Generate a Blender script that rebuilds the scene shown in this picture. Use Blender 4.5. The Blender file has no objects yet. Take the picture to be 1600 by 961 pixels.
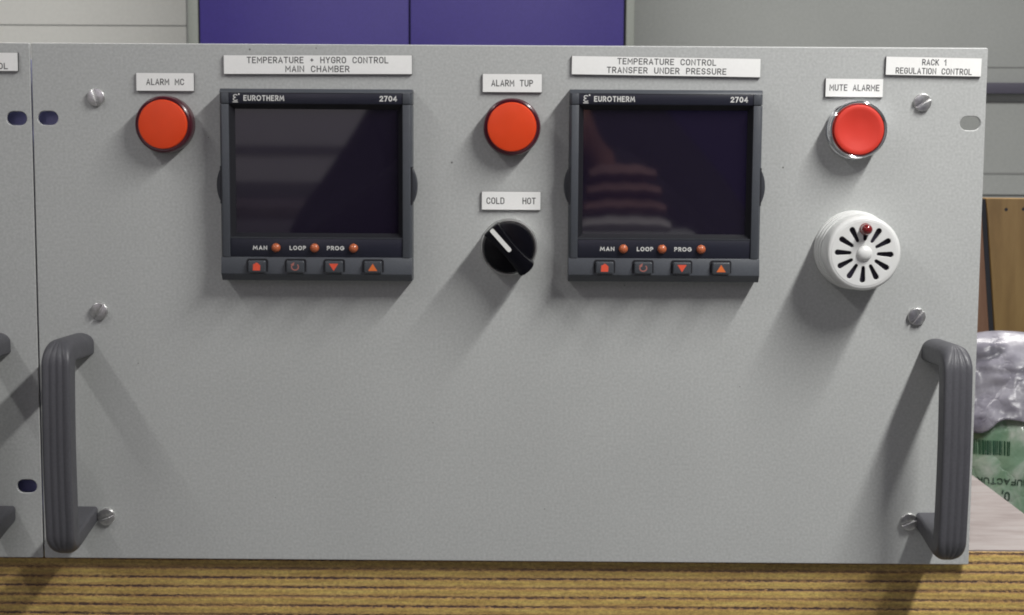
import bpy, bmesh, math, random
from mathutils import Vector, Matrix, noise
random.seed(7)
C = bpy.context.scene.collection
S = bpy.context.scene
MM = 0.001

# ------------------------------------------------------------------ camera
cam_d = bpy.data.cameras.new("camera")
cam_d.sensor_fit = 'HORIZONTAL'; cam_d.sensor_width = 36.0
cam_d.lens = 2450.0 / 1600.0 * 36.0
cam_d.clip_start = 0.02; cam_d.clip_end = 60
cam_d.dof.use_dof = True; cam_d.dof.focus_distance = 0.79; cam_d.dof.aperture_fstop = 45
cam = bpy.data.objects.new("camera", cam_d); C.objects.link(cam)
R = [[0.99996, 0.0068556, 0.0058203], [0.0065199, -0.1068837, -0.9942502], [-0.0061941, 0.9942479, -0.106924]]
M = Matrix(((R[0][0], -R[1][0], -R[2][0], 0.00745), (R[0][1], -R[1][1], -R[2][1], -0.79898),
            (R[0][2], -R[1][2], -R[2][2], 0.08612), (0, 0, 0, 1)))
cam.matrix_world = M
S.camera = cam

# ------------------------------------------------------------------ light: two rows of ceiling tubes, added wall fills, dim room ambience
W = bpy.data.worlds.new("World"); S.world = W; W.use_nodes = True
bg = W.node_tree.nodes["Background"]
bg.inputs[0].default_value = (0.80, 0.80, 0.86, 1); bg.inputs[1].default_value = 0.125
def tube(name, loc, sx, sy, watts, col):
    d = bpy.data.lights.new(name, 'AREA'); d.shape = 'RECTANGLE'; d.size = sx; d.size_y = sy
    d.energy = watts; d.color = col
    o = bpy.data.objects.new(name, d); C.objects.link(o); o.location = loc
    return o
tube("overhead_light", (0.48, -0.50, 0.68), 0.05, 0.56, 11.2, (1.0, 0.99, 0.96))
tube("overhead_light", (-0.85, -0.75, 1.02), 0.06, 0.9, 4.8, (1.0, 0.99, 0.96))
tube("overhead_light", (0.10, 1.10, 1.75), 2.6, 0.10, 62, (1.0, 0.98, 0.93))  # added fill for the background walls, widened to soften the cabinet shadow
t_ = tube("added_wall_fill", (-0.40, -2.55, 1.25), 1.2, 0.07, 10, (0.92, 0.82, 1.0)); t_.rotation_euler.x = math.radians(-68)  # added fill on the far wall, brightens and tints the screen reflections
S.view_settings.view_transform = 'Standard'; S.view_settings.look = 'None'
S.view_settings.exposure = 0.32; S.view_settings.gamma = 1.0
S.render.engine = 'CYCLES'; S.cycles.max_bounces = 8
S.cycles.filter_width = 1.9

# ------------------------------------------------------------------ materials
def nodes(name):
    m = bpy.data.materials.new(name); m.use_nodes = True
    nt = m.node_tree
    return m, nt, nt.nodes["Principled BSDF"]
def N(nt, kind, **kw):
    n = nt.nodes.new(kind)
    for k, v in kw.items():
        if k in n.inputs: n.inputs[k].default_value = v
        else: setattr(n, k, v)
    return n
def ramp(nt, fac, stops):
    r = nt.nodes.new('ShaderNodeValToRGB'); e = r.color_ramp.elements
    while len(e) < len(stops): e.new(0.5)
    for i, (p, c) in enumerate(stops):
        e[i].position = p; e[i].color = (*c, 1) if len(c) == 3 else c
    nt.links.new(fac, r.inputs[0]); return r
def mat(name, col, rough=0.5, metal=0.0, grain=0.0, scale=900, bump=0.0, spec=0.5, coat=0.0, var=0.0, vscale=14, sss=0.0):
    """painted / moulded surface: fine grain of the finish, broad unevenness, small bump"""
    m, nt, b = nodes(name)
    b.inputs['Base Color'].default_value = (*col, 1)
    b.inputs['Roughness'].default_value = rough; b.inputs['Metallic'].default_value = metal
    b.inputs['Specular IOR Level'].default_value = spec; b.inputs['Coat Weight'].default_value = coat
    b.inputs['Coat Roughness'].default_value = 0.12
    if sss: b.inputs['Subsurface Weight'].default_value = sss; b.inputs['Subsurface Scale'].default_value = 0.003
    tc = N(nt, 'ShaderNodeTexCoord')
    if grain or var:
        n1 = N(nt, 'ShaderNodeTexNoise', Scale=scale, Detail=2.0); nt.links.new(tc.outputs['Object'], n1.inputs['Vector'])
        n2 = N(nt, 'ShaderNodeTexNoise', Scale=vscale, Detail=4.0); nt.links.new(tc.outputs['Object'], n2.inputs['Vector'])
        m1 = N(nt, 'ShaderNodeMapRange'); m1.inputs[3].default_value = 1 - grain; m1.inputs[4].default_value = 1 + grain
        m1.inputs[1].default_value = 0.25; m1.inputs[2].default_value = 0.75
        m2 = N(nt, 'ShaderNodeMapRange'); m2.inputs[3].default_value = 1 - var; m2.inputs[4].default_value = 1 + var
        m2.inputs[1].default_value = 0.25; m2.inputs[2].default_value = 0.75
        nt.links.new(n1.outputs[0], m1.inputs[0]); nt.links.new(n2.outputs[0], m2.inputs[0])
        mu = N(nt, 'ShaderNodeMath', operation='MULTIPLY'); nt.links.new(m1.outputs[0], mu.inputs[0]); nt.links.new(m2.outputs[0], mu.inputs[1])
        vm = N(nt, 'ShaderNodeVectorMath', operation='SCALE'); vm.inputs[0].default_value = col
        nt.links.new(mu.outputs[0], vm.inputs['Scale']); nt.links.new(vm.outputs[0], b.inputs['Base Color'])
    if var and not metal:
        n4 = N(nt, 'ShaderNodeTexNoise', Scale=vscale * 1.7, Detail=5.0, Roughness=.7); nt.links.new(tc.outputs['Object'], n4.inputs['Vector'])
        m4 = N(nt, 'ShaderNodeMapRange'); m4.inputs[1].default_value = .3; m4.inputs[2].default_value = .7; m4.inputs[3].default_value = rough * .85; m4.inputs[4].default_value = rough * 1.15
        nt.links.new(n4.outputs[0], m4.inputs[0]); nt.links.new(m4.outputs[0], b.inputs['Roughness'])
    if bump:
        n3 = N(nt, 'ShaderNodeTexNoise', Scale=scale, Detail=3.0); nt.links.new(tc.outputs['Object'], n3.inputs['Vector'])
        bp = N(nt, 'ShaderNodeBump', Strength=bump, Distance=0.0003)
        nt.links.new(n3.outputs[0], bp.inputs['Height']); nt.links.new(bp.outputs[0], b.inputs['Normal'])
    return m

M_panel = mat('grey powder coat', (0.428, 0.438, 0.432), 0.42, grain=0.11, scale=760, bump=0.14, var=0.035, vscale=16)
M_plate = mat('white laminate', (0.86, 0.86, 0.845), 0.4, grain=0.02, var=0.02, vscale=40)
M_core = mat('black laminate core', (0.03, 0.03, 0.035), 0.5)
M_ink = mat('engraved black', (0.02, 0.02, 0.024), 0.7)
M_white = mat('white print', (0.72, 0.72, 0.70), 0.6)
M_house = mat('charcoal moulded plastic', (0.060, 0.066, 0.078), 0.45, grain=0.10, scale=1400, bump=0.15, var=0.05, vscale=60)
M_clip = mat('dark clip plastic', (0.042, 0.045, 0.054), 0.4)
M_fascia = mat('dark navy fascia', (0.014, 0.015, 0.026), 0.35, grain=0.08)
M_frame = mat('matt black surround', (0.007, 0.007, 0.011), 0.55)
M_screen = mat('dark display glass', (0.011, 0.008, 0.018), 0.035, spec=1.0)
M_btn = mat('grey rubber key', (0.050, 0.055, 0.064), 0.36, grain=0.08)
M_icon = mat('orange red print', (0.72, 0.085, 0.04), 0.55)
M_icon2 = mat('orange print', (0.68, 0.15, 0.03), 0.55)
M_icon3 = mat('faded pink print', (0.36, 0.13, 0.11), 0.6)
M_led = mat('orange lamp dome', (0.44, 0.115, 0.045), 0.32, coat=0.3)
M_lens = mat('red lamp lens', (0.72, 0.060, 0.011), 0.38, spec=0.45, var=0.05, vscale=90, sss=0.2)
M_lensrim = mat('deep red rim', (0.060, 0.002, 0.010), 0.28, coat=0.15)
M_cap = mat('matt red push cap', (0.64, 0.042, 0.026), 0.5, spec=0.4, var=0.03, vscale=80)
M_chrome = mat('chrome', (0.80, 0.80, 0.82), 0.09, metal=1.0)
M_satin = mat('satin nickel', (0.72, 0.72, 0.71), 0.30, metal=0.9)
M_black = mat('glossy black plastic', (0.004, 0.004, 0.006), 0.22, grain=0.05, spec=0.22)
M_wplast = mat('white moulded plastic', (0.68, 0.685, 0.675), 0.33, var=0.015, vscale=50)
M_hole = mat('dark inside', (0.008, 0.005, 0.018), 0.6)
M_redled = mat('clear red diode', (0.16, 0.006, 0.008), 0.08, coat=0.8)
M_handle = mat('charcoal handle plastic', (0.072, 0.072, 0.082), 0.48, grain=0.10, scale=900, bump=0.2, var=0.06, vscale=40)
M_zinc = mat('zinc plated steel', (0.68, 0.68, 0.67), 0.34, metal=1.0, grain=0.16, scale=800, bump=0.3, var=0.12, vscale=300)
M_slot = mat('dirty slot', (0.10, 0.10, 0.095), 0.6, metal=0.5)
M_steel = mat('grey sheet steel', (0.30, 0.31, 0.31), 0.45, metal=0.3, grain=0.05)
M_blue = mat('violet blue paint', (0.043, 0.031, 0.185), 0.42, grain=0.08, scale=260, var=0.05, vscale=3)
M_postblue = mat('blue painted steel', (0.34, 0.35, 0.68), 0.4, grain=0.06)
M_cabframe = mat('grey green cabinet frame', (0.235, 0.25, 0.23), 0.5, grain=0.05, scale=200)
M_darkgap = mat('dark gap', (0.02, 0.02, 0.03), 0.7)
M_cream = mat('lit cream wall tone', (0.80, 0.80, 0.765), 0.7, grain=0.03, scale=120, var=0.04, vscale=2.5)  # stronger light on the left wall is put into this paler colour
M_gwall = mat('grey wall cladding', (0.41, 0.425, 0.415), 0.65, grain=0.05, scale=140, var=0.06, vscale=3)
M_seam = mat('wall seam', (0.27, 0.275, 0.27), 0.8)
M_trunk = mat('violet grey cable trunking', (0.105, 0.10, 0.135), 0.5, grain=0.05, scale=200)
M_floor = mat('grey concrete floor', (0.26, 0.26, 0.25), 0.6, grain=0.06, scale=60, var=0.1, vscale=3)

def m_ply():
    m, nt, b = nodes('plywood edge'); L = nt.links.new
    tc = N(nt, 'ShaderNodeTexCoord'); sp = N(nt, 'ShaderNodeSeparateXYZ'); L(tc.outputs['Object'], sp.inputs[0])
    mp = N(nt, 'ShaderNodeMapping'); mp.inputs['Scale'].default_value = (4, 20, 10); L(tc.outputs['Object'], mp.inputs[0])
    nw = N(nt, 'ShaderNodeTexNoise', Scale=1.0, Detail=3.0); L(mp.outputs[0], nw.inputs['Vector'])
    wob = N(nt, 'ShaderNodeMath', operation='MULTIPLY_ADD'); L(nw.outputs[0], wob.inputs[0]); wob.inputs[1].default_value = 0.0024
    L(sp.outputs['Z'], wob.inputs[2])
    dv = N(nt, 'ShaderNodeMath', operation='DIVIDE'); L(wob.outputs[0], dv.inputs[0]); dv.inputs[1].default_value = 0.0050
    fr = N(nt, 'ShaderNodeMath', operation='FRACT'); L(dv.outputs[0], fr.inputs[0])
    # ragged edge of the dark glue line
    mp2 = N(nt, 'ShaderNodeMapping'); mp2.inputs['Scale'].default_value = (420, 420, 900); L(tc.outputs['Object'], mp2.inputs[0])
    nr = N(nt, 'ShaderNodeTexNoise', Scale=1.0, Detail=4.0, Roughness=0.75); L(mp2.outputs[0], nr.inputs['Vector'])
    ad = N(nt, 'ShaderNodeMath', operation='MULTIPLY_ADD'); L(nr.outputs[0], ad.inputs[0]); ad.inputs[1].default_value = 0.52; L(fr.outputs[0], ad.inputs[2])
    line = ramp(nt, ad.outputs[0], [(0.0, (0, 0, 0)), (0.60, (0, 0, 0)), (0.68, (1, 1, 1)), (0.82, (1, 1, 1)), (0.92, (0, 0, 0))])
    # line strength changes along the length
    mp4 = N(nt, 'ShaderNodeMapping'); mp4.inputs['Scale'].default_value = (9, 9, 190); L(tc.outputs['Object'], mp4.inputs[0])
    n4 = N(nt, 'ShaderNodeTexNoise', Scale=1.0, Detail=3.0); L(mp4.outputs[0], n4.inputs['Vector'])
    st = ramp(nt, n4.outputs[0], [(0.34, (0.45, 0.45, 0.45)), (0.58, (1, 1, 1))])
    lm0 = N(nt, 'ShaderNodeMath', operation='MULTIPLY'); L(line.outputs[0], lm0.inputs[0]); L(st.outputs[0], lm0.inputs[1])
    mp5 = N(nt, 'ShaderNodeMapping'); mp5.inputs['Scale'].default_value = (330, 330, 700); L(tc.outputs['Object'], mp5.inputs[0])
    n5 = N(nt, 'ShaderNodeTexNoise', Scale=1.0, Detail=2.0); L(mp5.outputs[0], n5.inputs['Vector'])
    brk = ramp(nt, n5.outputs[0], [(0.36, (0.30, 0.30, 0.30)), (0.50, (1, 1, 1))])
    lm = N(nt, 'ShaderNodeMath', operation='MULTIPLY'); L(lm0.outputs[0], lm.inputs[0]); L(brk.outputs[0], lm.inputs[1])
    # veneer colour: long streaks
    mp3 = N(nt, 'ShaderNodeMapping'); mp3.inputs['Scale'].default_value = (30, 30, 520); L(tc.outputs['Object'], mp3.inputs[0])
    n3 = N(nt, 'ShaderNodeTexNoise', Scale=1.0, Detail=5.0, Roughness=0.65); L(mp3.outputs[0], n3.inputs['Vector'])
    base = ramp(nt, n3.outputs[0], [(0.30, (0.31, 0.195, 0.078)), (0.50, (0.40, 0.268, 0.108)), (0.70, (0.48, 0.35, 0.145))])
    ply = ramp(nt, fr.outputs[0], [(0.0, (0.98, 1.06, 0.78)), (0.2, (1.16, 1.18, 0.90)), (0.40, (1.08, 0.92, 0.85)), (0.55, (0.86, 0.78, 0.78)), (0.8, (1.05, 1.02, 0.85)), (1.0, (0.98, 1.06, 0.78))])
    mul = N(nt, 'ShaderNodeMix', data_type='RGBA', blend_type='MULTIPLY'); mul.inputs[0].default_value = 1.0
    L(base.outputs[0], mul.inputs[6]); L(ply.outputs[0], mul.inputs[7])
    mp6 = N(nt, 'ShaderNodeMapping'); mp6.inputs['Scale'].default_value = (520, 520, 900); L(tc.outputs['Object'], mp6.inputs[0])
    n6 = N(nt, 'ShaderNodeTexNoise', Scale=1.0, Detail=3.0, Roughness=.8); L(mp6.outputs[0], n6.inputs['Vector'])
    spk = ramp(nt, n6.outputs[0], [(0.30, (0.62, 0.60, 0.62)), (0.5, (1, 1, 1)), (0.70, (1.35, 1.38, 1.2))])
    mul2 = N(nt, 'ShaderNodeMix', data_type='RGBA', blend_type='MULTIPLY'); mul2.inputs[0].default_value = 1.0
    L(mul.outputs[2], mul2.inputs[6]); L(spk.outputs[0], mul2.inputs[7]); mul = mul2
    mix = N(nt, 'ShaderNodeMix', data_type='RGBA'); L(lm.outputs[0], mix.inputs[0]); L(mul.outputs[2], mix.inputs[6]); mix.inputs[7].default_value = (0.060, 0.032, 0.030, 1)
    L(mix.outputs[2], b.inputs['Base Color']); b.inputs['Roughness'].default_value = 0.6
    bp = N(nt, 'ShaderNodeBump', Strength=0.5, Distance=0.0006, invert=True); L(lm.outputs[0], bp.inputs['Height']); L(bp.outputs[0], b.inputs['Normal'])
    return m
M_ply = m_ply()
def m_wood(name, cols, sc, rough=0.6):
    m, nt, b = nodes(name); L = nt.links.new
    tc = N(nt, 'ShaderNodeTexCoord'); mp = N(nt, 'ShaderNodeMapping'); mp.inputs['Scale'].default_value = sc; L(tc.outputs['Object'], mp.inputs[0])
    n = N(nt, 'ShaderNodeTexNoise', Scale=1.0, Detail=6.0, Roughness=0.65); L(mp.outputs[0], n.inputs['Vector'])
    r = ramp(nt, n.outputs[0], [(0.3, cols[0]), (0.5, cols[1]), (0.7, cols[2])]); L(r.outputs[0], b.inputs['Base Color'])
    b.inputs['Roughness'].default_value = rough
    return m
M_top = m_wood('pale limed worktop', ((0.20, 0.165, 0.158), (0.265, 0.23, 0.222), (0.31, 0.283, 0.275)), (22, 70, 70))
M_ochre = m_wood('ochre board', ((0.20, 0.112, 0.032), (0.25, 0.145, 0.046), (0.295, 0.18, 0.062)), (60, 60, 9))
M_brown = m_wood('reddish brown board', ((0.17, 0.085, 0.05), (0.22, 0.11, 0.07), (0.27, 0.15, 0.10)), (60, 60, 9))

# ------------------------------------------------------------------ mesh helpers (millimetres in, metres out)
class MB:
    def __init__(s): s.v = []; s.f = []; s.m = []
    def add(s, vs, fs, mi=0):
        o = len(s.v); s.v += [tuple(p) for p in vs]
        s.f += [tuple(i + o for i in f) for f in fs]; s.m += [mi] * len(fs); return s
    def box(s, x0, x1, y0, y1, z0, z1, mi=0):
        v = [(x, y, z) for x in (x0, x1) for y in (y0, y1) for z in (z0, z1)]
        return s.add(v, [(0, 1, 3, 2), (4, 6, 7, 5), (0, 4, 5, 1), (2, 3, 7, 6), (0, 2, 6, 4), (1, 5, 7, 3)], mi)
    def prism(s, poly, a, b, axis='y', mi=0):
        n = len(poly)
        def P(q, t): return (q[0], t, q[1]) if axis == 'y' else (t, q[0], q[1]) if axis == 'x' else (q[0], q[1], t)
        v = [P(q, a) for q in poly] + [P(q, b) for q in poly]
        return s.add(v, [tuple(range(n)), tuple(range(2 * n - 1, n - 1, -1))] + [(i, i + n, (i + 1) % n + n, (i + 1) % n) for i in range(n)], mi)
    def lathe(s, prof, n=72, cx=0, cz=0, mi=0, a0=0.0):
        v = []; rings = []
        for r, y in prof:
            if r < 1e-6: rings.append([len(v)]); v.append((cx, y, cz))
            else:
                rings.append(list(range(len(v), len(v) + n)))
                v += [(cx + r * math.cos(a0 + 2 * math.pi * k / n), y, cz + r * math.sin(a0 + 2 * math.pi * k / n)) for k in range(n)]
        f = []
        for A, B in zip(rings, rings[1:]):
            for k in range(n):
                j = (k + 1) % n
                if len(A) == 1 and len(B) == 1: continue
                if len(A) == 1: f.append((A[0], B[k], B[j]))
                elif len(B) == 1: f.append((A[k], B[0], A[j]))
                else: f.append((A[k], B[k], B[j], A[j]))
        return s.add(v, f, mi)
    def ribbon(s, pts, w, y, mi=0, ext=0.5):
        """flat mitred stroke in the XZ plane"""
        P = [Vector((p[0], p[1])) for p in pts]
        P = [p for i, p in enumerate(P) if i == 0 or (p - P[i - 1]).length > 1e-5]
        closed = (P[0] - P[-1]).length < 1e-4
        if closed: P = P[:-1]
        else:
            d = (P[0] - P[1]).normalized(); P[0] = P[0] + d * w * ext
            d = (P[-1] - P[-2]).normalized(); P[-1] = P[-1] + d * w * ext
        n = len(P); v = []
        for i in range(n):
            a = P[i] - P[i - 1] if (closed or i) else P[1] - P[0]
            b = P[(i + 1) % n] - P[i] if (closed or i < n - 1) else P[-1] - P[-2]
            a = a.normalized(); b = b.normalized()
            na = Vector((-a.y, a.x)); nb = Vector((-b.y, b.x)); m = na + nb
            if m.length < 0.3: m = na
            m = m.normalized(); k = 1 / max(0.5, m.dot(na))
            for sg in (1, -1):
                q = P[i] + m * (sg * k * w / 2); v.append((q.x, y, q.y))
        f = [(2 * i, 2 * i + 1, 2 * ((i + 1) % n) + 1, 2 * ((i + 1) % n)) for i in range(n if closed else n - 1)]
        return s.add(v, f, mi)
    def disc(s, cx, cz, r, y, n=20, mi=0):
        return s.add([(cx + r * math.cos(2 * math.pi * k / n), y, cz + r * math.sin(2 * math.pi * k / n)) for k in range(n)], [tuple(range(n))], mi)

def finish(me, angle=35, bevel=0, seg=2):
    bm = bmesh.new(); bm.from_mesh(me)
    bmesh.ops.recalc_face_normals(bm, faces=bm.faces)
    if bevel:
        es = [e for e in bm.edges if len(e.link_faces) == 2 and e.calc_face_angle(0) > math.radians(28)]
        bmesh.ops.bevel(bm, geom=es, offset=bevel, segments=seg, profile=0.5, affect='EDGES', clamp_overlap=True)
    for e in bm.edges:
        if len(e.link_faces) == 2 and e.calc_face_angle(0) > math.radians(angle): e.smooth = False
    for f in bm.faces: f.smooth = True
    bm.to_mesh(me); bm.free(); me.update()
def world_of(o):
    p = Vector((0, 0, 0))
    while o: p += o.location; o = o.parent
    return p
def link(o, parent=None, loc=(0, 0, 0)):
    """loc in mm, world axes; parents are never rotated before their children are placed"""
    C.objects.link(o)
    w = Vector(loc) * MM
    if parent: o.parent = parent; w = w - world_of(parent)
    o.location = w; return o
def build(mb, name, mats, parent=None, loc=(0, 0, 0), bevel=0, seg=2, angle=35, label=None):
    me = bpy.data.meshes.new(name)
    me.from_pydata([(x * MM, y * MM, z * MM) for x, y, z in mb.v], [], mb.f)
    mats = mats if isinstance(mats, (list, tuple)) else [mats]
    for m in mats: me.materials.append(m)
    me.polygons.foreach_set('material_index', mb.m)
    finish(me, angle, bevel * MM, seg)
    o = link(bpy.data.objects.new(name, me), parent, loc)
    if label: o['label'] = label
    return o
def sheet(outlines, y_front, y_back, bevel, name, m, parent=None, loc=(0, 0, 0), label=None):
    """a plate with holes: closed outlines (first outer) in XZ, thickness along Y"""
    cu = bpy.data.curves.new('tmp', 'CURVE'); cu.dimensions = '2D'; cu.fill_mode = 'BOTH'
    for pl in outlines:
        sp = cu.splines.new('POLY'); sp.points.add(len(pl) - 1)
        for p, q in zip(sp.points, pl): p.co = (q[0] * MM, q[1] * MM, 0, 1)
        sp.use_cyclic_u = True
    cu.extrude = max(1e-6, (y_back - y_front) * MM / 2 - bevel * MM); cu.bevel_depth = bevel * MM; cu.offset = -bevel * MM; cu.bevel_resolution = 2
    t = bpy.data.objects.new('tmp', cu); C.objects.link(t)
    dg = bpy.context.evaluated_depsgraph_get()
    me = bpy.data.meshes.new_from_object(t.evaluated_get(dg))
    bpy.data.objects.remove(t); bpy.data.curves.remove(cu)
    me.transform(Matrix.Translation((0, (y_front + y_back) / 2 * MM, 0)) @ Matrix.Rotation(math.pi / 2, 4, 'X'))
    me.name = name; me.materials.clear(); me.materials.append(m)
    for p in me.polygons: p.material_index = 0
    bm = bmesh.new(); bm.from_mesh(me); bmesh.ops.remove_doubles(bm, verts=bm.verts, dist=1e-6); bm.to_mesh(me); bm.free()
    finish(me, 30)
    for p in me.polygons: p.use_smooth = abs(p.normal.y) < 0.995      # flat faces stay flat
    o = link(bpy.data.objects.new(name, me), parent, loc)
    if label: o['label'] = label
    return o
def thing(name, label, cat, loc=(0, 0, 0), group=None):
    o = link(bpy.data.objects.new(name, None), None, loc); o.empty_display_size = 0.02
    o['label'] = label; o['category'] = cat
    if group: o['group'] = group
    return o
def tag(o, label, cat, group=None):
    o['label'] = label; o['category'] = cat
    if group: o['group'] = group
    return o
def structure(o): o['kind'] = 'structure'; return o
def dup(o, parent, loc=None):
    c = o.copy(); C.objects.link(c); c.parent = parent
    if loc is not None: c.location = Vector(loc) * MM - world_of(parent)
    for k in list(o.children): dup(k, c)
    return c
def rrect(x0, x1, z0, z1, r, n=5):
    o = []
    for cx, cz, a in ((x1 - r, z1 - r, 0), (x0 + r, z1 - r, 90), (x0 + r, z0 + r, 180), (x1 - r, z0 + r, 270)):
        o += [(cx + r * math.cos(math.radians(a + 90 * k / n)), cz + r * math.sin(math.radians(a + 90 * k / n))) for k in range(n + 1)]
    return o

# ------------------------------------------------------------------ lettering: a small stroke alphabet
def arc(cx, cy, rx, ry, a, b, n=8):
    return [(cx + rx * math.cos(math.radians(a + (b - a) * i / n)), cy + ry * math.sin(math.radians(a + (b - a) * i / n))) for i in range(n + 1)]
def O_(w, r=.3): return arc(w/2, 1-r, w/2, r, 0, 180) + arc(w/2, r, w/2, r, 180, 360) + [(w, 1-r)]
w = .6
G = {
 'A': (.62, [[(0, 0), (.31, 1), (.62, 0)], [(.1, .3), (.52, .3)]]),
 'B': (.56, [[(0, 0), (0, 1), (.3, 1)] + arc(.3, .76, .24, .24, 90, -90) + [(0, .52)], [(.3, .52)] + arc(.3, .26, .26, .26, 90, -90) + [(0, 0)]]),
 'C': (w, [arc(.3, .7, .3, .3, 10, 180) + arc(.3, .3, .3, .3, 180, 350)]),
 'D': (w, [[(0, 0), (0, 1), (.3, 1)] + arc(.3, .7, .3, .3, 90, 0) + arc(.3, .3, .3, .3, 0, -90) + [(0, 0)]]),
 'E': (.52, [[(.52, 1), (0, 1), (0, 0), (.52, 0)], [(0, .52), (.44, .52)]]),
 'F': (.52, [[(.52, 1), (0, 1), (0, 0)], [(0, .5), (.44, .5)]]),
 'G': (w, [arc(.3, .7, .3, .3, 10, 180) + arc(.3, .3, .3, .3, 180, 360) + [(.6, .48), (.34, .48)]]),
 'H': (w, [[(0, 0), (0, 1)], [(.6, 0), (.6, 1)], [(0, .52), (.6, .52)]]),
 'I': (.0, [[(0, 0), (0, 1)]]),
 'K': (.56, [[(0, 0), (0, 1)], [(.54, 1), (0, .38)], [(.2, .6), (.56, 0)]]),
 'L': (.5, [[(0, 1), (0, 0), (.5, 0)]]),
 'M': (.72, [[(0, 0), (0, 1), (.36, .35), (.72, 1), (.72, 0)]]),
 'N': (w, [[(0, 0), (0, 1), (.6, 0), (.6, 1)]]),
 'O': (w, [O_(w)]),
 'P': (.56, [[(0, 0), (0, 1), (.3, 1)] + arc(.3, .73, .26, .27, 90, -90) + [(0, .46)]]),
 'R': (.57, [[(0, 0), (0, 1), (.3, 1)] + arc(.3, .73, .26, .27, 90, -90) + [(0, .46)], [(.28, .46), (.57, 0)]]),
 'S': (.56, [arc(.28, .75, .27, .25, 20, 180) + arc(.28, .75, .27, .25, 190, 265) + arc(.28, .26, .28, .26, 85, -160)]),
 'T': (.6, [[(0, 1), (.6, 1)], [(.3, 1), (.3, 0)]]),
 'U': (w, [[(0, 1)] + arc(.3, .3, .3, .3, 180, 360) + [(.6, 1)]]),
 'Y': (.62, [[(0, 1), (.31, .48), (.62, 1)], [(.31, .48), (.31, 0)]]),
 '+': (.5, [[(.05, .5), (.45, .5)], [(.25, .3), (.25, .7)]]),
 '1': (.3, [[(0, .75), (.26, 1), (.26, 0)]]),
 '2': (.56, [arc(.28, .72, .27, .28, 165, -30) + [(0, 0), (.56, 0)]]),
 '7': (.56, [[(0, 1), (.54, 1), (.18, 0)]]),
 '0': (.58, [O_(.58)]),
 '4': (.62, [[(.45, 0), (.45, 1), (0, .28), (.62, .28)]]),
 ',': (.1, [[(.08, .08), (.0, -.16)]]),
 ' ': (.62, []),
}
# round forms for the geometric bold lettering
GB = dict(G)
GB['O'] = (.84, [arc(.42, .5, .42, .5, 0, 360, 20)])
GB['G'] = (.84, [arc(.42, .5, .42, .5, 40, 360, 18) + [(.5, .5)]])
GB['0'] = (.60, [arc(.30, .5, .30, .5, 0, 360, 16)])
GB['M'] = (.86, [[(0, 0), (.1, 1), (.43, .25), (.76, 1), (.86, 0)]])
def text(mb, s, x0, z0, x1, cap, wt, y, gap=.34, mi=0, font=G, xf=None):
    """s set on the baseline from x0 to x1 (the letter spacing fills the width)"""
    adv = []; x = 0
    for ch in s: adv.append(x); x += font[ch][0] + gap
    tot = x - gap; k = (x1 - x0 - wt) / tot; c = cap - wt; n = 0
    for ch, a in zip(s, adv):
        for st in font[ch][1]:
            pts = [(x0 + wt / 2 + (a + p[0]) * k, z0 + wt / 2 + p[1] * c) for p in st]
            if xf: pts = [xf(p) for p in pts]
            mb.ribbon(pts, wt, y - 0.012 * (n % 3), mi); n += 1

# ------------------------------------------------------------------ large structure: floor, walls, bench
FZ = -900
structure(build(MB().box(-2600, 2600, -3200, 3100, FZ - 40, FZ), 'floor', M_floor))
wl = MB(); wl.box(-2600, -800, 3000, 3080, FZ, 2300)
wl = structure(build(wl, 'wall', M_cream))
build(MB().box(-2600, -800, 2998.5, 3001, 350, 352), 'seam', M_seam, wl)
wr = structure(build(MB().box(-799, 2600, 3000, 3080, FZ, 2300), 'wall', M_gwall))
for z0, z1 in ((262, 264.5), (178, 181), (8, 12), (-640, -637)):
    build(MB().box(420, 2600, 2998.5, 3001, z0, z1), 'seam', M_seam, wr)
build(MB().box(420, 2600, 2994, 3001, -40, 4), 'ledge', M_gwall, wr)
tr = build(MB().box(270, 2580, 2972, 2999, 200, 226), 'cable_trunking', M_trunk, bevel=1.5)
tag(tr, 'dark violet grey cable trunking running along the grey wall', 'trunking')

# cabinet with two violet doors
cab = thing('storage_cabinet', 'grey steel cabinet with two violet blue doors behind the control panel', 'cabinet', (-258, 2560, FZ))
b = MB(); b.box(-700, 241, 2562, 2990, FZ, 1050); b.box(-700, -678, 2545, 2561, FZ, 1050); b.box(223, 241, 2545, 2561, FZ, 1050)
build(b, 'carcass', M_cabframe, cab, bevel=2)
build(MB().box(-677.5, 222.5, 2556, 2561, FZ + 20, 1040), 'door_gap', M_darkgap, cab)
for x0, x1 in ((-674, -234), (-230.5, 218)):
    d_ = build(MB().box(x0, x1, 2540, 2555.5, FZ + 30, 1030), 'door', M_blue, cab, bevel=2)
for x in (-676, 220.5):
    for z in (-700, 60, 395, 900): build(MB().box(x - 3.5, x + 3.5, 2536, 2556, z, z + 55), 'hinge', M_cabframe, cab, bevel=2.5)
# work bench: plywood top whose front edge shows its plies
bench = thing('workbench', 'workbench with pale worn top and layered ochre plywood front edge', 'workbench', (0, 300, FZ))
BZ = -126.6
build(MB().box(-900, 297, 5.0, 700, BZ - 100, BZ - 0.8), 'plywood_slab', M_ply, bench, bevel=0.5)
build(MB().box(-900, 297.2, 6.0, 700.2, BZ - 0.79, BZ), 'worktop', M_top, bench)
for x in (-840, 235):
    for y in (70, 640):
        build(MB().box(x, x + 45, y - 22, y + 23, FZ, BZ - 100.5), 'leg', M_steel, bench, bevel=1.5)

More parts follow.
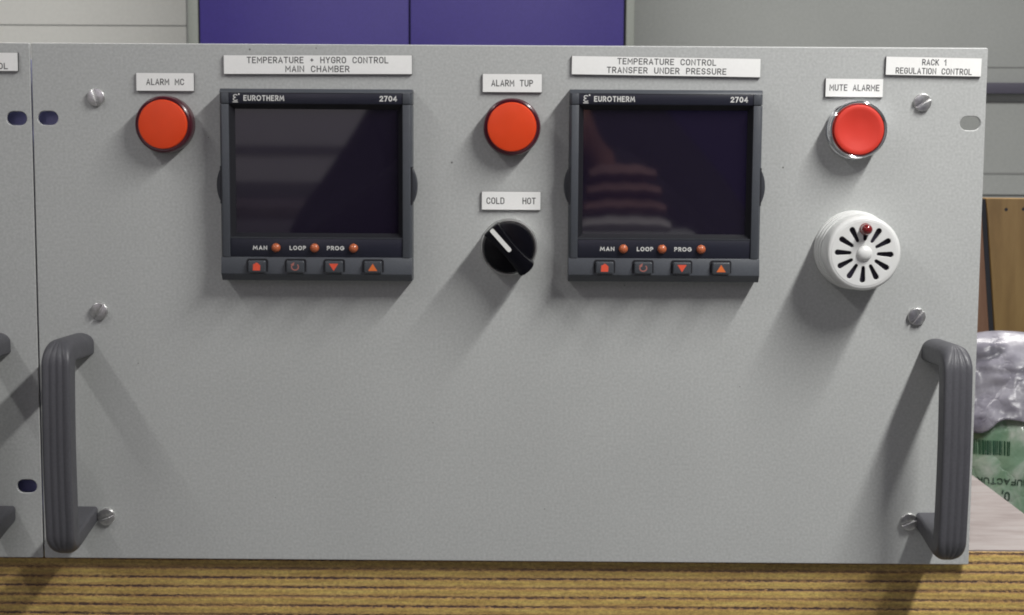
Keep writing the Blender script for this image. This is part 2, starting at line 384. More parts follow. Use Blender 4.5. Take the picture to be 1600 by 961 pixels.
# ------------------------------------------------------------------ control panel
PW, PH = 241.3, 132.95
def obround(cx, cz, a=2.0, r=3.3, n=10):
    return [(cx + a + r * math.cos(t), cz + r * math.sin(t)) for t in [math.radians(-90 + 180 * i / n) for i in range(n + 1)]] + \
           [(cx - a + r * math.cos(t), cz + r * math.sin(t)) for t in [math.radians(90 + 180 * i / n) for i in range(n + 1)]]
def panel_outline(cx, w=PW): return rrect(cx - w, cx + w, -PH, PH, 0.9)

panel = thing('control_panel', 'light grey rack control panel with two black controllers, red lamps and a white buzzer', 'control panel', (0, 2, -PH), 'rack panels on the bench')
sheet([panel_outline(0, PW - .3)] + [obround(sx * 233.4, sz * 95.25, 1.7, 3.5) for sx in (-1, 1) for sz in (-1, 1)], 0, 2, 0.45, 'front_plate', M_panel, panel)
build(MB().box(-222, 222, 2.2, 330, BZ + 0.3, 126), 'chassis', M_steel, panel, bevel=1)
# specks and a scuff in the paint
M_chip = mat('chipped spot', (0.16, 0.16, 0.16), 0.7)
for x, z, r in ((-28.5, 74, .55), (139.5, 72.5, .5), (-130.5, 130.2, .55), (-97, 131, .35), (-152, 86, .3), (60, 12, .3), (-38, -60, .28), (120, -40, .3), (-190, -30, .3), (20, -105, .3), (-120, -100, .25)):
    build(MB().disc(0, 0, r, -0.03, 9), 'paint_chip', M_chip, panel, (x, 0, z))

def nameplate(cx, cz, w, h, lines, rot=0, parent=panel, label=None):
    b = MB(); b.box(-w/2, w/2, -1.25, 0.1, -h/2, h/2, 1); b.box(-w/2 + .12, w/2 - .12, -1.6, -1.26, -h/2 + .12, h/2 - .12, 0)
    o = build(b, 'nameplate', [M_plate, M_core], parent, (cx, 0, cz), label=label)
    t = MB()
    for s, x0, z0, x1, cap in lines: text(t, s, x0 - cx, z0 - cz, x1 - cx, cap, .45, -1.63)
    build(t, 'lettering', M_ink, o, (cx, 0, cz))
    o.rotation_euler.y = math.radians(rot)
    return o
nameplate(-96, 122.75, 95, 9.6, [('TEMPERATURE + HYGRO CONTROL', -131.8, 123.4, -60.5, 3.2), ('MAIN CHAMBER', -112.4, 119.0, -80.1, 3.2)], -.25, label='wide white nameplate lettered temperature and hygro control, main chamber')
nameplate(79.3, 122.75, 95, 9.4, [('TEMPERATURE CONTROL', 54.7, 123.5, 104.4, 3.1), ('TRANSFER UNDER PRESSURE', 49.5, 119.1, 109.6, 3.1)], .6, label='wide white nameplate lettered temperature control, transfer under pressure')
nameplate(-173.2, 113.7, 29.2, 9.2, [('ALARM MC', -182.7, 112.1, -163.6, 3.2)], label='small white nameplate lettered alarm MC')
nameplate(2, 114.1, 30, 9.3, [('ALARM TUP', -8.6, 112.4, 12.4, 3.3)], label='small white nameplate lettered alarm TUP')
nameplate(174.1, 112.7, 29, 9.3, [('MUTE ALARME', 161.6, 111.1, 186.7, 3.2)], .3, label='small white nameplate lettered mute alarme')
nameplate(213.6, 123.5, 48, 9.3, [('RACK 1', 207.7, 124.0, 219.9, 3.1), ('REGULATION CONTROL', 194.6, 119.6, 232.8, 3.1)], .8, label='white corner nameplate lettered rack 1 regulation control')
nameplate(1.75, 54.9, 30, 9.4, [('COLD', -10.8, 53.2, -1.7, 3.3), ('HOT', 7.5, 53.2, 14.2, 3.3)], label='small white nameplate lettered cold and hot')

# round red alarm lamps
def pilot_lamp(cx, cz, label):
    o = build(MB().lathe([(0, -.2), (14.4, 0), (14.5, -5.0), (14.35, -7.6), (13.9, -8.9), (13.2, -9.4), (12.5, -9.3), (0, -9.1)]), 'pilot_lamp', M_lensrim, panel, (cx, 0, cz), label=label)
    build(MB().lathe([(0, -9.0), (12.35, -9.0), (12.3, -9.9), (11.9, -10.4), (10, -10.7), (5, -10.95), (0, -11.0)]), 'lens', M_lens, o, (cx, 0, cz))
    return o
pilot_lamp(-172.9, 92.3, 'red alarm lamp under the alarm MC nameplate')
pilot_lamp(1.9, 92.0, 'red alarm lamp under the alarm TUP nameplate')

# mute push button
o = build(MB().lathe([(0, -.2), (14.7, 0), (14.7, -2.0), (14.3, -2.5), (14.3, -8.5), (14.5, -9.0), (14.2, -10.6), (13.6, -11.0), (12.95, -10.7), (12.8, -6), (0, -6)]), 'push_button', M_chrome, panel, (175.0, 0, 91.6), label='red mute push button in a chrome ring')
build(MB().lathe([(0, -7), (12.55, -7), (12.55, -10.9), (12.2, -11.6), (11.4, -11.9), (10.0, -11.7), (7, -11.0), (3.5, -10.6), (0, -10.5)]), 'button_cap', M_cap, o, (175.0, 0, 91.6))

# cold / hot selector
sx, sz = 0.8, 31.5
o = build(MB().lathe([(0, -.2), (14.5, 0), (14.5, -1.6), (14.0, -2.4), (14.1, -6.5), (13.7, -7.3), (13.2, -7.2), (13.1, -4), (0, -4)]), 'selector_switch', M_satin, panel, (sx, 0, sz), label='black selector knob in a chrome ring, turned towards cold')
ang = math.radians(132)     # the pointer end
ux, uz = math.cos(ang), math.sin(ang)
def kp(t, n): return (t * ux - n * uz, t * uz + n * ux)
k = MB().lathe([(0, -4), (12.95, -4), (12.95, -10.6), (12.5, -11.4), (11.5, -11.7), (0, -11.7)])
kn = build(k, 'knob', M_black, o, (sx, 0, sz))
side = [(t, 3.6 + 1.1 * (t / 14.0) ** 2) for t in [-13.2 + 26.6 * i / 16 for i in range(17)]]
def rim_(gr):
    up = [(t, n + gr) for t, n in side]
    tip = [(13.3 + .4 * math.sin(math.radians(a)), (4.7 + gr) * math.cos(math.radians(a))) for a in (30, 60, 90, 120, 150)]
    tail = [(-13.4 - 1.6 * math.sin(math.radians(a)), -(4.7 + gr) * math.cos(math.radians(a))) for a in (30, 60, 90, 120, 150)]
    return [kp(*q) for q in up + tip + [(t, -n) for t, n in reversed(up)] + tail]
poly = rim_(0); low = rim_(.5)
g = MB(); n = len(poly)
g.add([(p[0], -10.9, p[1]) for p in low] + [(p[0], -21.0, p[1]) for p in poly], [tuple(range(n)), tuple(range(2*n - 1, n - 1, -1))] + [(i, i + n, (i+1) % n + n, (i+1) % n) for i in range(n)])
gr = build(g, 'grip', M_black, o, (sx, 0, sz), bevel=.7, seg=3)
q = [(-0.6, 1.1), (12.6, 1.1), (13.2, .7), (13.2, -.7), (12.6, -1.1), (-0.6, -1.1), (-1.3, -.6), (-1.3, .6)]
build(MB().prism([kp(t, n) for t, n in q], -20.9, -21.25), 'pointer', M_white, o, (sx, 0, sz))

# white buzzer
bx, bz = 176.0, 31.0
prof = [(0, -.2), (20.0, 0), (20.0, -3.6), (19.7, -4.0), (18.9, -4.1), (18.9, -5.0), (19.6, -5.2), (19.6, -8.2), (19.3, -8.6), (18.5, -8.7), (18.5, -9.6), (19.2, -9.8), (19.2, -12.8), (18.9, -13.2), (18.1, -13.3), (18.1, -14.2),
        (18.8, -14.4), (18.7, -20), (18.5, -24.4), (18.0, -26.0), (17.2, -26.7), (16.4, -26.8), (15.8, -26.75), (15.7, -24.9), (0, -24.9)]
bz_o = build(MB().lathe(prof, 96), 'alarm_buzzer', M_wplast, panel, (bx, 0, bz), label='round white ribbed buzzer with radial slots and a small red diode')
build(MB().lathe([(0, -24.96), (15.5, -24.96)], 64), 'dark_backing', M_hole, bz_o, (bx, 0, bz))
def slot(a):
    r0, r1, w0, w1 = 6.2, 14.5, .85, 1.4
    o = [(r1 - w1 + w1 * math.cos(t), w1 * math.sin(t)) for t in [math.radians(-90 + 20 * i) for i in range(10)]] + \
        [(r0 + w0 + w0 * math.cos(t), w0 * math.sin(t)) for t in [math.radians(90 + 30 * i) for i in range(7)]]
    return [(x * math.cos(a) - y * math.sin(a), x * math.sin(a) + y * math.cos(a)) for x, y in o]
sheet([[(16.2 * math.cos(2 * math.pi * k / 80), 16.2 * math.sin(2 * math.pi * k / 80)) for k in range(80)]] + [slot(math.radians(30 * k - 2)) for k in range(12)], -26.95, -25.8, .15, 'slotted_face', M_wplast, bz_o, (bx, 0, bz))
build(MB().lathe([(3.9, -26.6), (3.85, -27.1), (3.5, -28.0), (2.8, -28.8), (1.7, -29.3), (0, -29.5)], 40), 'centre_boss', M_wplast, bz_o, (bx, 0, bz))
build(MB().lathe([(3.0, -26.5), (3.0, -27.4), (2.75, -27.7), (2.7, -30.4), (2.4, -31.6), (1.5, -32.6), (0, -33.0)], 28), 'diode', M_redled, bz_o, (bx + .3, 0, bz + 12.0))

# slotted screws
def screw_mesh(deg):
    b = MB(); r = 4.45; hw = .55; a0 = math.asin(hw / r)
    b.lathe([(0, 0.1), (r, 0.1), (r, -.9), (0, -.9)], 40, mi=0)
    for s in (0, 1):
        pts = [(r * math.cos(t), r * math.sin(t)) for t in [a0 + s * math.pi + (math.pi - 2 * a0) * i / 20 for i in range(21)]]
        b.prism(pts, -.85, -1.95)
    c, s_ = math.cos(math.radians(deg)), math.sin(math.radians(deg))
    b.v = [(x * c - z * s_, y, x * s_ + z * c) for x, y, z in b.v]
    return b
for x, z, d in ((-208.5, 105.8, 108), (-209.3, -3.1, 56), (-208.0, -110.5, 20), (208.7, 105.6, 30), (209.4, -3.0, 50), (209.0, -110.1, 24)):
    build(screw_mesh(d), 'screw', M_zinc, panel, (x, 0, z), bevel=.35, seg=3)

# bow handle: rounded section swept along an arm - grip - arm path
def handle_mesh():
    path = []                                  # (y, z) of the section centre; z from the top foot down
    zt, zb, d = -20.0, -111.6, -39.0
    path += [(0, zt), (-12, zt + 0.4), (-24, zt + .9)]
    for i in range(7):
        a = math.radians(90 * i / 6); path.append((-32.5 - 6.5 * math.sin(a), zt + 1.2 - 7.0 * (1 - math.cos(a))))
    for t in (.15, .3, .45, .6, .75, .88):
        path.append((d - 1.6 * math.sin(math.pi * t), zt - 5.8 + (zb - zt + 8.8) * t))
    for i in range(7):
        a = math.radians(90 * (1 - i / 6)); path.append((-32.5 - 6.5 * math.sin(a), zb - 4.0 + 7.0 * (1 - math.cos(a))))
    path += [(-24, zb - 3.0), (-12, zb - 1.0), (0, zb + .6)]
    hw, ht = 7.0, 5.6
    def section(r):                            # (x, n): n outward; r rounds the outer corners: flat grip, round arms
        sec = []; ry = min(r, 5.0)
        def corner(cx, cn, rx, rn, a0): return [(cx + rx * math.cos(math.radians(a0 + 15 * i)), cn + rn * math.sin(math.radians(a0 + 15 * i))) for i in range(7)]
        sec += corner(hw - r, ht - ry, r, ry, 0)
        k = (hw - r) / 5.0; dp = .32 * max(0, min(1, (k - .2) / .5))
        for gx in (3.0, 0, -3.0):              # three long grooves in the grip's face
            sec += [((gx + .8) * k, ht), ((gx + .35) * k, ht - dp), ((gx - .35) * k, ht - dp), ((gx - .8) * k, ht)]
        return sec + corner(-hw + r, ht - ry, r, ry, 90) + corner(-hw + 1.6, -ht + 1.6, 1.6, 1.6, 180) + corner(hw - 1.6, -ht + 1.6, 1.6, 1.6, 270)
    sec = section(2.0)
    b = MB(); n = len(sec); v = []
    for i, p in enumerate(path):
        q0 = path[max(0, i - 1)]; q1 = path[min(len(path) - 1, i + 1)]
        ty, tz = q1[0] - q0[0], q1[1] - q0[1]; L = math.hypot(ty, tz); ty /= L; tz /= L
        ny, nz = tz, -ty                       # left of travel = outside of the bow
        if i in (0, len(path) - 1): ny, nz = 0, (1 if i == 0 else -1)
        e = min(i, len(path) - 1 - i)           # 0..2 arm, 3..9 bend, then grip
        rr = 6.6 if e < 4 else 1.5 + 5.1 * max(0, (8 - e) / 5.0) if e < 9 else 1.5
        v += [(x, p[0] + m * ny, p[1] + m * nz) for x, m in section(rr)]
    k = len(path)
    f = [(i * n + j, i * n + (j + 1) % n, (i + 1) * n + (j + 1) % n, (i + 1) * n + j) for i in range(k - 1) for j in range(n)]
    f += [tuple(range(n)), tuple(range((k - 1) * n, k * n))]
    return b.add(v, f)
hm = handle_mesh()
h1 = build(hm, 'handle', M_handle, panel, (-219.6, 0, 0), angle=50)
h2 = dup(h1, panel, (219.8, 0, 0)); h2.name = 'handle'

# digital controllers
def controller(cx, cz, label):
    L = (cx, 0, cz)
    b = MB()
    b.prism([(0, 46), (-12.6, 46), (-10.6, 48), (0, 48)], -48, 48, 'x')                                    # top bar, chamfered
    b.prism([(0, -36), (-12.7, -36), (-13.4, -44.4), (-10.2, -48), (0, -48)], -48, 48, 'x')               # bottom bar, chin
    for s in (-1, 1):
        b.prism([(s * 43.4, 0), (s * 43.4, -13), (s * 46.9, -13), (s * 48, -11.5), (s * 48, 0)], -35.98, 40.3, 'z')
        b.prism([(s * 43.4, 0), (s * 43.4, -12.7), (s * 46.9, -12.7), (s * 48, -11.3), (s * 48, 0)], 40.7, 45.98, 'z')
        b.box(min(s * 43.4, s * 47.4), max(s * 43.4, s * 47.4), -11.8, 0, 40.3, 40.7)
    o = build(b, 'temperature_controller', M_house, panel, L, bevel=.35, label=label)
    build(MB().box(-43.38, 43.38, -12.3, -1, 40.55, 45.97), 'header_strip', M_fascia, o, L, bevel=.25)
    build(MB().box(-43.38, 43.38, -12.25, -1, -35.97, -26.5), 'status_strip', M_fascia, o, L, bevel=.25)
    build(MB().box(-43.3, 43.3, -12.45, -11.9, -26.46, -26.05), 'trim_line', M_btn, o, L)
    # recessed surround with sloping sides
    s = MB(); A = (-43.36, 43.36, -26.0, 40.5); I = (-40.9, 41.0, -24.0, 38.0)
    vo = [(A[0], -11.9, A[2]), (A[1], -11.9, A[2]), (A[1], -11.9, A[3]), (A[0], -11.9, A[3])]
    vi = [(I[0], -8.6, I[2]), (I[1], -8.6, I[2]), (I[1], -8.6, I[3]), (I[0], -8.6, I[3])]
    s.add(vo + vi, [(0, 1, 5, 4), (1, 2, 6, 5), (2, 3, 7, 6), (3, 0, 4, 7)])
    build(s, 'screen_surround', M_frame, o, L)
    build(MB().box(I[0] - .3, I[1] + .3, -8.5, -2, I[2] - .3, I[3] + .3), 'display_screen', M_screen, o, L)
    t = MB()
    text(t, 'EUROTHERM', -35.9, 41.95, -15.6, 2.75, .46, -12.34, gap=.40, font=GB)
    text(t, '2704', 31.9, 41.95, 40.6, 2.75, .50, -12.34, gap=.36, font=GB)
    text(t, 'MAN', -32.1, -32.4, -24.9, 2.1, .40, -12.29, gap=.42, font=GB)
    text(t, 'LOOP', -13.6, -32.4, -5.4, 2.1, .40, -12.29, gap=.42, font=GB)
    text(t, 'PROG', 5.2, -32.4, 13.9, 2.1, .40, -12.29, gap=.42, font=GB)
    # script e over a bar, with a dot
    t.ribbon(arc(-39.9, 44.25, 1.0, .72, 40, 215, 8) + [(-39.9, 43.6)], .36, -12.34); t.ribbon([(-40.0, 43.55)] + arc(-39.9, 42.75, 1.1, .72, 150, 320, 8), .36, -12.36)
    t.ribbon([(-41.2, 41.35), (-38.9, 41.35)], .34, -12.34); t.disc(-38.2, 45.2, .42, -12.34, 10)
    build(t, 'lettering', M_white, o, L)
    for x in (-20.4, -1.0, 18.6):
        l = MB().lathe([(2.25, -12.0), (2.25, -12.9), (2.05, -13.6), (1.5, -14.25), (.75, -14.6), (0, -14.7)], 28)
        build(l, 'indicator_lamp', M_led, o, (cx + x, 0, cz - 31.3))
    kz = -40.7
    for i, x in enumerate((-29.8, -10.5, 8.9, 28.5)):
        b = MB(); b.prism(rrect(-5.1, 5.1, -3.7, 3.7, .9), -13.15, -12.8, mi=1)
        k = MB().prism(rrect(-4.55, 4.55, -3.1, 3.1, .9), -12.9, -15.6)
        key = build(k, 'key', [M_btn, M_icon, M_icon2, M_icon3], o, (cx + x, 0, cz + kz), bevel=.75, seg=3)
        ic = MB()
        if i == 0: ic.add([(p[0], -15.63, p[1]) for p in ((-1.9, -1.9), (1.7, -1.9), (1.9, .6), (.6, 1.9), (-.4, 2.1), (-.7, 1.5), (-1.7, 1.3))], [tuple(range(7))], 0)
        if i == 1: ic.ribbon(arc(0, 0, 1.75, 1.55, 130, 400, 14), .55, -15.63, 2); ic.add([(-2.3, -15.64, 1.1), (-.3, -15.64, 2.5), (-.6, -15.64, .6)], [(0, 1, 2)], 2)
        if i == 2: ic.add([(-2.3, -15.63, 1.75), (2.3, -15.63, 1.75), (0, -15.63, -1.9)], [(0, 1, 2)], 0)
        if i == 3: ic.add([(-2.3, -15.63, -1.75), (2.3, -15.63, -1.75), (0, -15.63, 1.9)], [(0, 1, 2)], 1)
        me = bpy.data.meshes.new('icon'); me.from_pydata([(a * MM, y * MM, c * MM) for a, y, c in ic.v], [], ic.f)
        for m_ in (M_icon, M_icon2, M_icon3): me.materials.append(m_)
        me.polygons.foreach_set('material_index', ic.m)
        bm = bmesh.new(); bm.from_mesh(key.data); n0 = len(bm.faces); bm.from_mesh(me); bm.faces.ensure_lookup_table()
        for j in range(n0, len(bm.faces)): bm.faces[j].material_index = ic.m[j - n0] + 1
        bm.to_mesh(key.data); bm.free(); bpy.data.meshes.remove(me)
    # dark wells the keys sit in
    for x in (-29.8, -10.5, 8.9, 28.5):
        y = -12.7 - .7 * (4.7 / 8.4)
        build(MB().prism(rrect(x - 5.35, x + 5.35, kz - 3.9, kz + 3.9, 1.2), y - .22, y + .6), 'key_well', M_frame, o, L)
    # half-moon side clips
    for s in (-1, 1):
        pts = [(s * 47.2, 9.6)] + [(s * (47.2 + 3.3 * math.sin(math.pi * (i / 12)) ** .6), 9.6 - 19.2 * i / 12) for i in range(1, 12)] + [(s * 47.2, -9.6)]
        build(MB().prism(pts, -9.8, -4.5), 'side_clip', M_clip, o, (cx, 0, cz), bevel=.6, seg=3)
        build(MB().box(min(s * 47.0, s * 48.15), max(s * 47.0, s * 48.15), -12.35, -5, -9.3, 9.5), 'clip_slot', M_frame, o, L)
    return o
controller(-95.9, 62.3, 'black digital controller left of the selector, with more of the room in its screen')
controller(78.7, 62.8, 'black digital controller right of the selector, under the transfer under pressure nameplate')

# ------------------------------------------------------------------ neighbouring panel and the blue upright behind the joint
n_ = thing('control_panel', 'next grey rack panel cut off by the left edge, beyond the vertical seam', 'control panel', (-483, 2, -PH), 'rack panels on the bench')
ncx = -482.75
sheet([[(x + ncx, z) for x, z in panel_outline(0, PW - .3)]] + [obround(ncx + sx_ * 233.4, s * 95.0, 1.7, 3.5) for s in (-1, 1) for sx_ in (-1, 1)], 0.15, 2.15, 0.45, 'front_plate', M_panel, n_)
build(MB().box(ncx - 222, ncx + 222, 2.4, 330, BZ + .3, 126), 'chassis', M_steel, n_, bevel=1)
hn = dup(h1, n_, (-262.6, 0, 0)); hn.name = 'handle'
hn = dup(h1, n_, (ncx - 219.6, 0, 0)); hn.name = 'handle'
nameplate(-271.4, 123.3, 48, 9.4, [('CONTROL', -271.5, 119.6, -252.5, 3.1)], 0, n_)
up = build(MB().box(-258, -224, 9, 40, BZ + .3, 125), 'rack_upright', M_postblue, bevel=1)
tag(up, 'blue painted upright seen through the mounting slots at the seam', 'upright')

# ------------------------------------------------------------------ things beyond the right end of the bench
tbl = thing('low_table', 'low grey table beyond the bench carrying the boards and the plastic sack', 'table', (650, 620, FZ))
build(MB().box(310, 1100, 420, 900, -452, -430), 'table_top', M_steel, tbl, bevel=2)
for x in (330, 1040):
    for y in (445, 835): build(MB().box(x, x + 40, y, y + 40, FZ, -452.5), 'leg', M_steel, tbl, bevel=2)
b = MB().prism([(300, -430), (503.5, -430), (457.5, 31), (300, 31)], 746, 764)
b = build(b, 'wooden_board', M_brown, bevel=1); tag(b, 'reddish brown board showing as a narrow strip behind the panel edge', 'board')
build(MB().prism([(503.7, -430), (508.5, -430), (462.3, 30), (457.7, 30)], 747, 763), 'gap_shade', M_darkgap, b)  # dark strip fills the gap between the boards, its shade put into colour
b = MB().prism([(508.8, -430), (900, -430), (900, 30), (462.6, 31)], 744, 762)
b = build(b, 'wooden_board', M_ochre, bevel=1); tag(b, 'ochre board with dark screw holes, right of the narrow dark gap', 'board')
for x, z in ((482, 20), (499, 20.5), (560, 20), (640, 21), (760, 20)):
    build(MB().lathe([(1.7, -.1), (0, -.05)], 12), 'screw_hole', M_darkgap, b, (x, 744, z))

# plastic sack: crumpled pillow, green printed front under a clear lavender wrap
def wrinkle(x, z, s, amp):
    p = Vector((x * s, z * s * .8, 3.3))
    q = Vector((x * s * .45 + z * s * .5, z * s * .9 - x * s * .35, 8.1)); return amp * (abs(noise.noise(q)) * 1.3 + abs(noise.noise(p * 1.7)) * .45 + .08 * noise.noise(p * 5.1))
SX0, SX1, SZ0, SZ1 = 352, 640, -430, -95
def sack_y(x, z):
    u = (x - SX0) / (SX1 - SX0) * 2 - 1; v_ = (z - SZ0) / (SZ1 - SZ0) * 2 - 1
    bul = max(0.0, (1 - u ** 4) * (1 - max(0, v_) ** 4 * .9)) ** .55
    return 565 - 75 * bul - wrinkle(x, z, .026, 7)
def m_film(name, cols, sc, clear=0.0, rough=.2):
    m, nt, b = nodes(name); L = nt.links.new
    tc = N(nt, 'ShaderNodeTexCoord'); n = N(nt, 'ShaderNodeTexNoise', Scale=sc, Detail=5.0, Distortion=1.2); L(tc.outputs['Object'], n.inputs['Vector'])
    r = ramp(nt, n.outputs[0], cols); L(r.outputs[0], b.inputs['Base Color']); b.inputs['Roughness'].default_value = rough
    v1 = N(nt, 'ShaderNodeTexVoronoi', feature='DISTANCE_TO_EDGE', Scale=sc * 1.1)
    wv = N(nt, 'ShaderNodeTexNoise', Scale=sc * 2, Detail=3.0); L(tc.outputs['Object'], wv.inputs['Vector'])
    mx = N(nt, 'ShaderNodeMix', data_type='RGBA'); mx.inputs[0].default_value = .06; L(tc.outputs['Object'], mx.inputs[6]); L(wv.outputs[1], mx.inputs[7]); L(mx.outputs[2], v1.inputs['Vector'])
    sq = N(nt, 'ShaderNodeMath', operation='POWER'); L(v1.outputs[0], sq.inputs[0]); sq.inputs[1].default_value = .6
    bp = N(nt, 'ShaderNodeBump', Strength=.36, Distance=.008); L(sq.outputs[0], bp.inputs['Height']); L(bp.outputs[0], b.inputs['Normal'])
    b.inputs['Alpha'].default_value = 1 - clear
    return m
M_green = m_film('green printed film', [(.30, (.14, .26, .16)), (.47, (.23, .35, .245)), (.56, (.38, .46, .38)), (.66, (.60, .62, .58))], 20)
M_clear = m_film('cloudy lavender film', [(.30, (.14, .13, .17)), (.48, (.30, .29, .34)), (.62, (.43, .42, .47)), (.78, (.55, .55, .57))], 14, .15, .30)
nx, nz = 96, 110
b = MB(); v = []
for j in range(nz + 1):
    for i in range(nx + 1):
        x = SX0 + (SX1 - SX0) * i / nx; z = SZ0 + (SZ1 - SZ0) * j / nz; v.append((x, sack_y(x, z), z))
f = [(j * (nx + 1) + i, j * (nx + 1) + i + 1, (j + 1) * (nx + 1) + i + 1, (j + 1) * (nx + 1) + i) for j in range(nz) for i in range(nx)]
k = len(v); v2 = [(x, 570 + (565 - y) * .8, z) for x, y, z in v]
f2 = [tuple(q + k for q in reversed(t)) for t in f]
edge = [i for i in range(nx)] 
rim = []
def rimquad(a, c): rim.append((a, c, c + k, a + k))
for i in range(nx): rimquad(i, i + 1); rimquad(nz * (nx + 1) + i, nz * (nx + 1) + i + 1)
for j in range(nz): rimquad(j * (nx + 1), (j + 1) * (nx + 1)); rimquad(j * (nx + 1) + nx, (j + 1) * (nx + 1) + nx)
b.add(v + v2, f + f2 + rim)
sack = thing('plastic_sack', 'green printed plastic sack with crumpled clear top, upside down beside the bench', 'sack', (495, 565, -430))
build(b, 'sack_body', M_green, sack, angle=80)
# clear wrap gathered over the upper part
b = MB(); v = []; nx, nz = 80, 44
for j in range(nz + 1):
    for i in range(nx + 1):
        x = SX0 - 4 + (SX1 - SX0 + 8) * i / nx; zl = -150 + 7 * math.sin(x * .11) + 5 * noise.noise(Vector((x * .05, 0, 0)))
        z = zl + (-80 + 5 * math.sin((x - 380) * .035) - zl) * j / nz
        y = sack_y(min(max(x, SX0), SX1), min(z, SZ1 - 12)) - 5 - wrinkle(x + 50, z, .034, 15) + max(0, (j / nz - .7)) ** 2 * 260
        v.append((x, y, z))
f = [(j * (nx + 1) + i, j * (nx + 1) + i + 1, (j + 1) * (nx + 1) + i + 1, (j + 1) * (nx + 1) + i) for j in range(nz) for i in range(nx)]
b.add(v, f); w_ = build(b, 'clear_wrap', M_clear, sack, angle=80)
sm = w_.modifiers.new('thickness', 'SOLIDIFY'); sm.thickness = .001; sm.offset = 1
# print: barcode, upside-down words
M_dkgreen = mat('dark green print', (.015, .07, .035), .4)
M_gink = mat('dark print', (.03, .06, .04), .5)
def on_sack(mb, y_off):
    mb.v = [(x, sack_y(x, z) - y_off, z) for x, y, z in mb.v]; return mb
b = MB(); x = 384.0
while x < 416:
    wd = random.choice((.5, .8, 1.2, 1.7)); 
    for q in range(4): b.add([(x, 0, -175 + 3 * q), (x + wd, 0, -175 + 3 * q), (x + wd, 0, -172 + 3 * q), (x, 0, -172 + 3 * q)], [(0, 1, 2, 3)])
    x += wd + random.choice((.5, .7, 1.1))
build(on_sack(b, .9), 'barcode', M_dkgreen, sack)
t = MB(); flip = lambda p: (-p[0], -p[1])
text(t, 'MANUFACTUR', -443.0, 194.2, -391.5, 5.2, .95, 0, gap=.3, xf=flip)
text(t, '0,', -417.0, 205, -410.0, 8.2, 1.3, 0, gap=.3, xf=flip)
build(on_sack(t, .9), 'print', M_gink, sack)

# ------------------------------------------------------------------ what the dark screens mirror: the room's far wall, the crouching photographer, added table, stand and cloths
fw = structure(build(MB().box(-2600, 2600, -3280, -3201, FZ, 2300), 'wall', M_cream))
for z0, z1 in ((-75, -25), (45, 66), (-220, -200)): build(MB().box(-2600, 2600, -3200.9, -3196, z0, z1), 'seam', M_seam, fw)
ft = thing('added_table', 'long pale table added along the far wall, mirrored low in the left screen', 'table', (-0.9e3, -2900, FZ))  # unseen table added so the left screen mirrors a bright band
build(MB().box(-1750, -150, -3150, -2700, -95, -66), 'table_top', M_top, ft, bevel=2)
for x in (-1720, -225):
    for y in (-3130, -2770): build(MB().box(x, x + 45, y, y + 45, FZ, -95.5), 'leg', M_steel, ft, bevel=2)
st = thing('added_stand', 'narrow grey stand added under the folded cloths, mirrored low in the right screen', 'stand', (118, -870, FZ))  # stand and cloths made up to give the right screen layered pink reflections
build(MB().box(55, 185, -905, -815, -20, -8), 'stand_top', M_steel, st, bevel=2)
build(MB().box(106, 130, -882, -858, FZ + 15, -20.5), 'post', M_steel, st, bevel=2)
build(MB().box(20, 216, -960, -780, FZ, FZ + 14.5), 'base', M_steel, st, bevel=3)
M_rag = mat('dusty pink cloth', (0.17, 0.095, 0.09), 0.9, grain=0.15, scale=300, var=.2, vscale=40)
M_pale = mat('pale cloth', (0.36, 0.34, 0.345), 0.8, grain=0.1, scale=300)
for i, (m_, lab) in enumerate(((M_pale, 'added pale folded cloth, lowest of the stack mirrored in the right screen'), (M_rag, 'added dusty pink folded cloth resting on the pale one'),
                               (M_rag, 'added dusty pink folded cloth, middle of the three pink ones'), (M_rag, 'added dusty pink folded cloth, topmost of the mirrored stack'))):
    z0 = -7.8 + i * 17.2; b = MB(); n = 14; v = []
    for j in range(n + 1):                     # a soft folded slab with a sagging outline
        x = 68 + 3 * i + (92 - 8 * i) * j / n; h = 16.0 - 6 * (2 * j / n - 1) ** 4 + 1.0 * math.sin(j * 1.7 + i)
        v += [(x, -898, z0), (x, -830 - 2 * i, z0), (x, -824 - 2 * i, z0 + h * .5), (x, -832 - 2 * i, z0 + h), (x, -898, z0 + h)]
    f = [(j * 5 + k, (j + 1) * 5 + k, (j + 1) * 5 + (k + 1) % 5, j * 5 + (k + 1) % 5) for j in range(n) for k in range(5)] + [(0, 1, 2, 3, 4), tuple(n * 5 + q for q in (4, 3, 2, 1, 0))]
    b.add(v, f); tag(build(b, 'added_cloth', m_, angle=70), lab, 'cloth', 'added folded cloths stacked on the stand')
M_cloth = mat('dark navy cloth', (0.010, 0.010, 0.016), 0.9, grain=0.1)
M_skin = mat('skin', (0.20, 0.095, 0.075), 0.5)
M_hair = mat('dark hair', (0.015, 0.011, 0.009), 0.6)
def skinned(name, pts, edges, m, parent=None, sub=2):
    me = bpy.data.meshes.new(name); me.from_pydata([p[:3] for p in pts], edges, []); me.materials.append(m)
    o = link(bpy.data.objects.new(name, me), parent)
    o.modifiers.new('skin', 'SKIN'); me.skin_vertices[0].data[0].use_root = True
    for sv, p in zip(me.skin_vertices[0].data, pts): sv.radius = (p[3], p[4] if len(p) > 4 else p[3])
    ms = o.modifiers.new('smooth', 'SUBSURF'); ms.levels = ms.render_levels = sub
    o.modifiers['skin'].use_smooth_shade = True
    return o
P = [(0, -1.42, -.34, .15, .12), (0, -1.36, -.18, .15, .11), (0, -1.27, -.02, .18, .12), (0, -1.22, .09, .13, .09), (0, -1.17, .17, .055), (0, -1.14, .22, .06), (0, -1.125, .29, .085, .10), (0, -1.13, .36, .07, .085)]
E_ = [(i, i + 1) for i in range(7)]
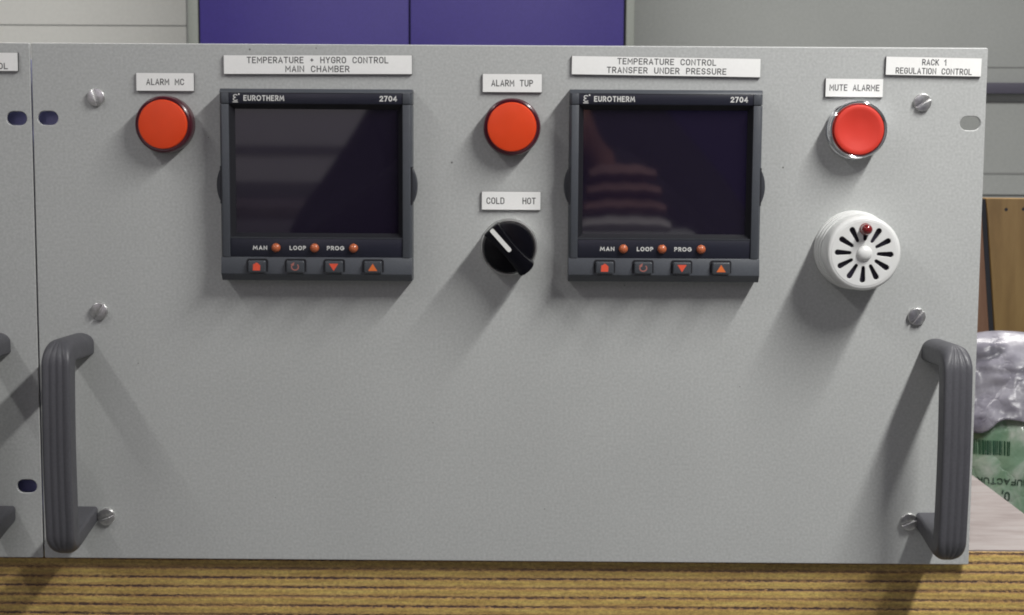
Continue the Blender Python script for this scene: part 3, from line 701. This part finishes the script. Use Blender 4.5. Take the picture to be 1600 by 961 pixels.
def chain(start, pts):
    i = start
    for p in pts: P.append(p); E_.append((i, len(P) - 1)); i = len(P) - 1
    return i
for s_, hand in ((-1, (-.055, -.91, .10)), (1, (.055, -.91, .11))):
    w_ = chain(3, [(s_ * .14, -1.22, .06, .072), (s_ * (.205 + s_ * .012), -1.20, -.005, .055), (s_ * (.265 + s_ * .025), -1.13, -.08 - s_ * .03, .044), (s_ * .215, -1.06, -.06, .036), (hand[0] + s_ * .03, hand[1] - .045, hand[2] - .045, .027, .020), (hand[0] + s_ * .012, hand[1] - .012, hand[2] - .01, .030, .014)])
    for k_, (dz, ln) in enumerate(((.030, .050), (.011, .056), (-.008, .053), (-.026, .042))):
        chain(w_, [(hand[0] + s_ * .004, hand[1] + .010, hand[2] + dz, .0085), (hand[0] - s_ * ln * .5, hand[1] + .040, hand[2] + dz + .002, .008), (hand[0] - s_ * ln, hand[1] + .040, hand[2] + dz, .0068)])
    chain(w_, [(hand[0] - s_ * .012, hand[1] - .020, hand[2] + .012, .010), (hand[0] - s_ * .040, hand[1] - .012, hand[2] + .024, .008)])
    chain(0, [(s_ * .11, -1.40, -.40, .09), (s_ * .16, -1.22, -.62, .068), (s_ * .16, -1.42, -.80, .045), (s_ * .16, -1.40, -.865, .034), (s_ * .17, -1.28, -.872, .026)])
per = skinned('person', P, E_, M_skin)
tag(per, 'person crouching in dark clothes and holding a camera, mirrored in the black screens', 'person')
# jacket and trousers over the same bones, cut at neck, wrists and ankles
Q = [(0, -1.42, -.36, .165, .135), (0, -1.36, -.18, .17, .13), (0, -1.27, -.02, .20, .14), (0, -1.22, .10, .15, .105), (0, -1.18, .155, .075)]
F_ = [(i, i + 1) for i in range(4)]
P, E_ = Q, F_
for s_, wr in ((-1, (-.085, -.96, .055)), (1, (.085, -.96, .065))):
    chain(3, [(s_ * .14, -1.22, .06, .090), (s_ * (.205 + s_ * .012), -1.20, -.005, .070), (s_ * (.265 + s_ * .025), -1.13, -.08 - s_ * .03, .056), (s_ * .215, -1.06, -.06, .048), (*wr, .038)])
    chain(0, [(s_ * .11, -1.40, -.40, .11), (s_ * .16, -1.22, -.62, .085), (s_ * .16, -1.42, -.82, .06)])
skinned('clothing', P, E_, M_cloth, per)
skinned('hair', [(0, -1.135, .33, .095, .105), (0, -1.145, .385, .085, .095), (0, -1.18, .30, .08, .06)], [(0, 1), (0, 2)], M_hair, per)
# the same kind of cabinet stands by the far wall
r_ = cab.copy(); C.objects.link(r_); r_['label'] = 'violet blue cabinet at the far wall, seen only mirrored in the right screen'
for k in list(cab.children): dup(k, r_)
r_.rotation_euler.z = math.pi; r_.location = (0.75, -2.72, FZ * MM)
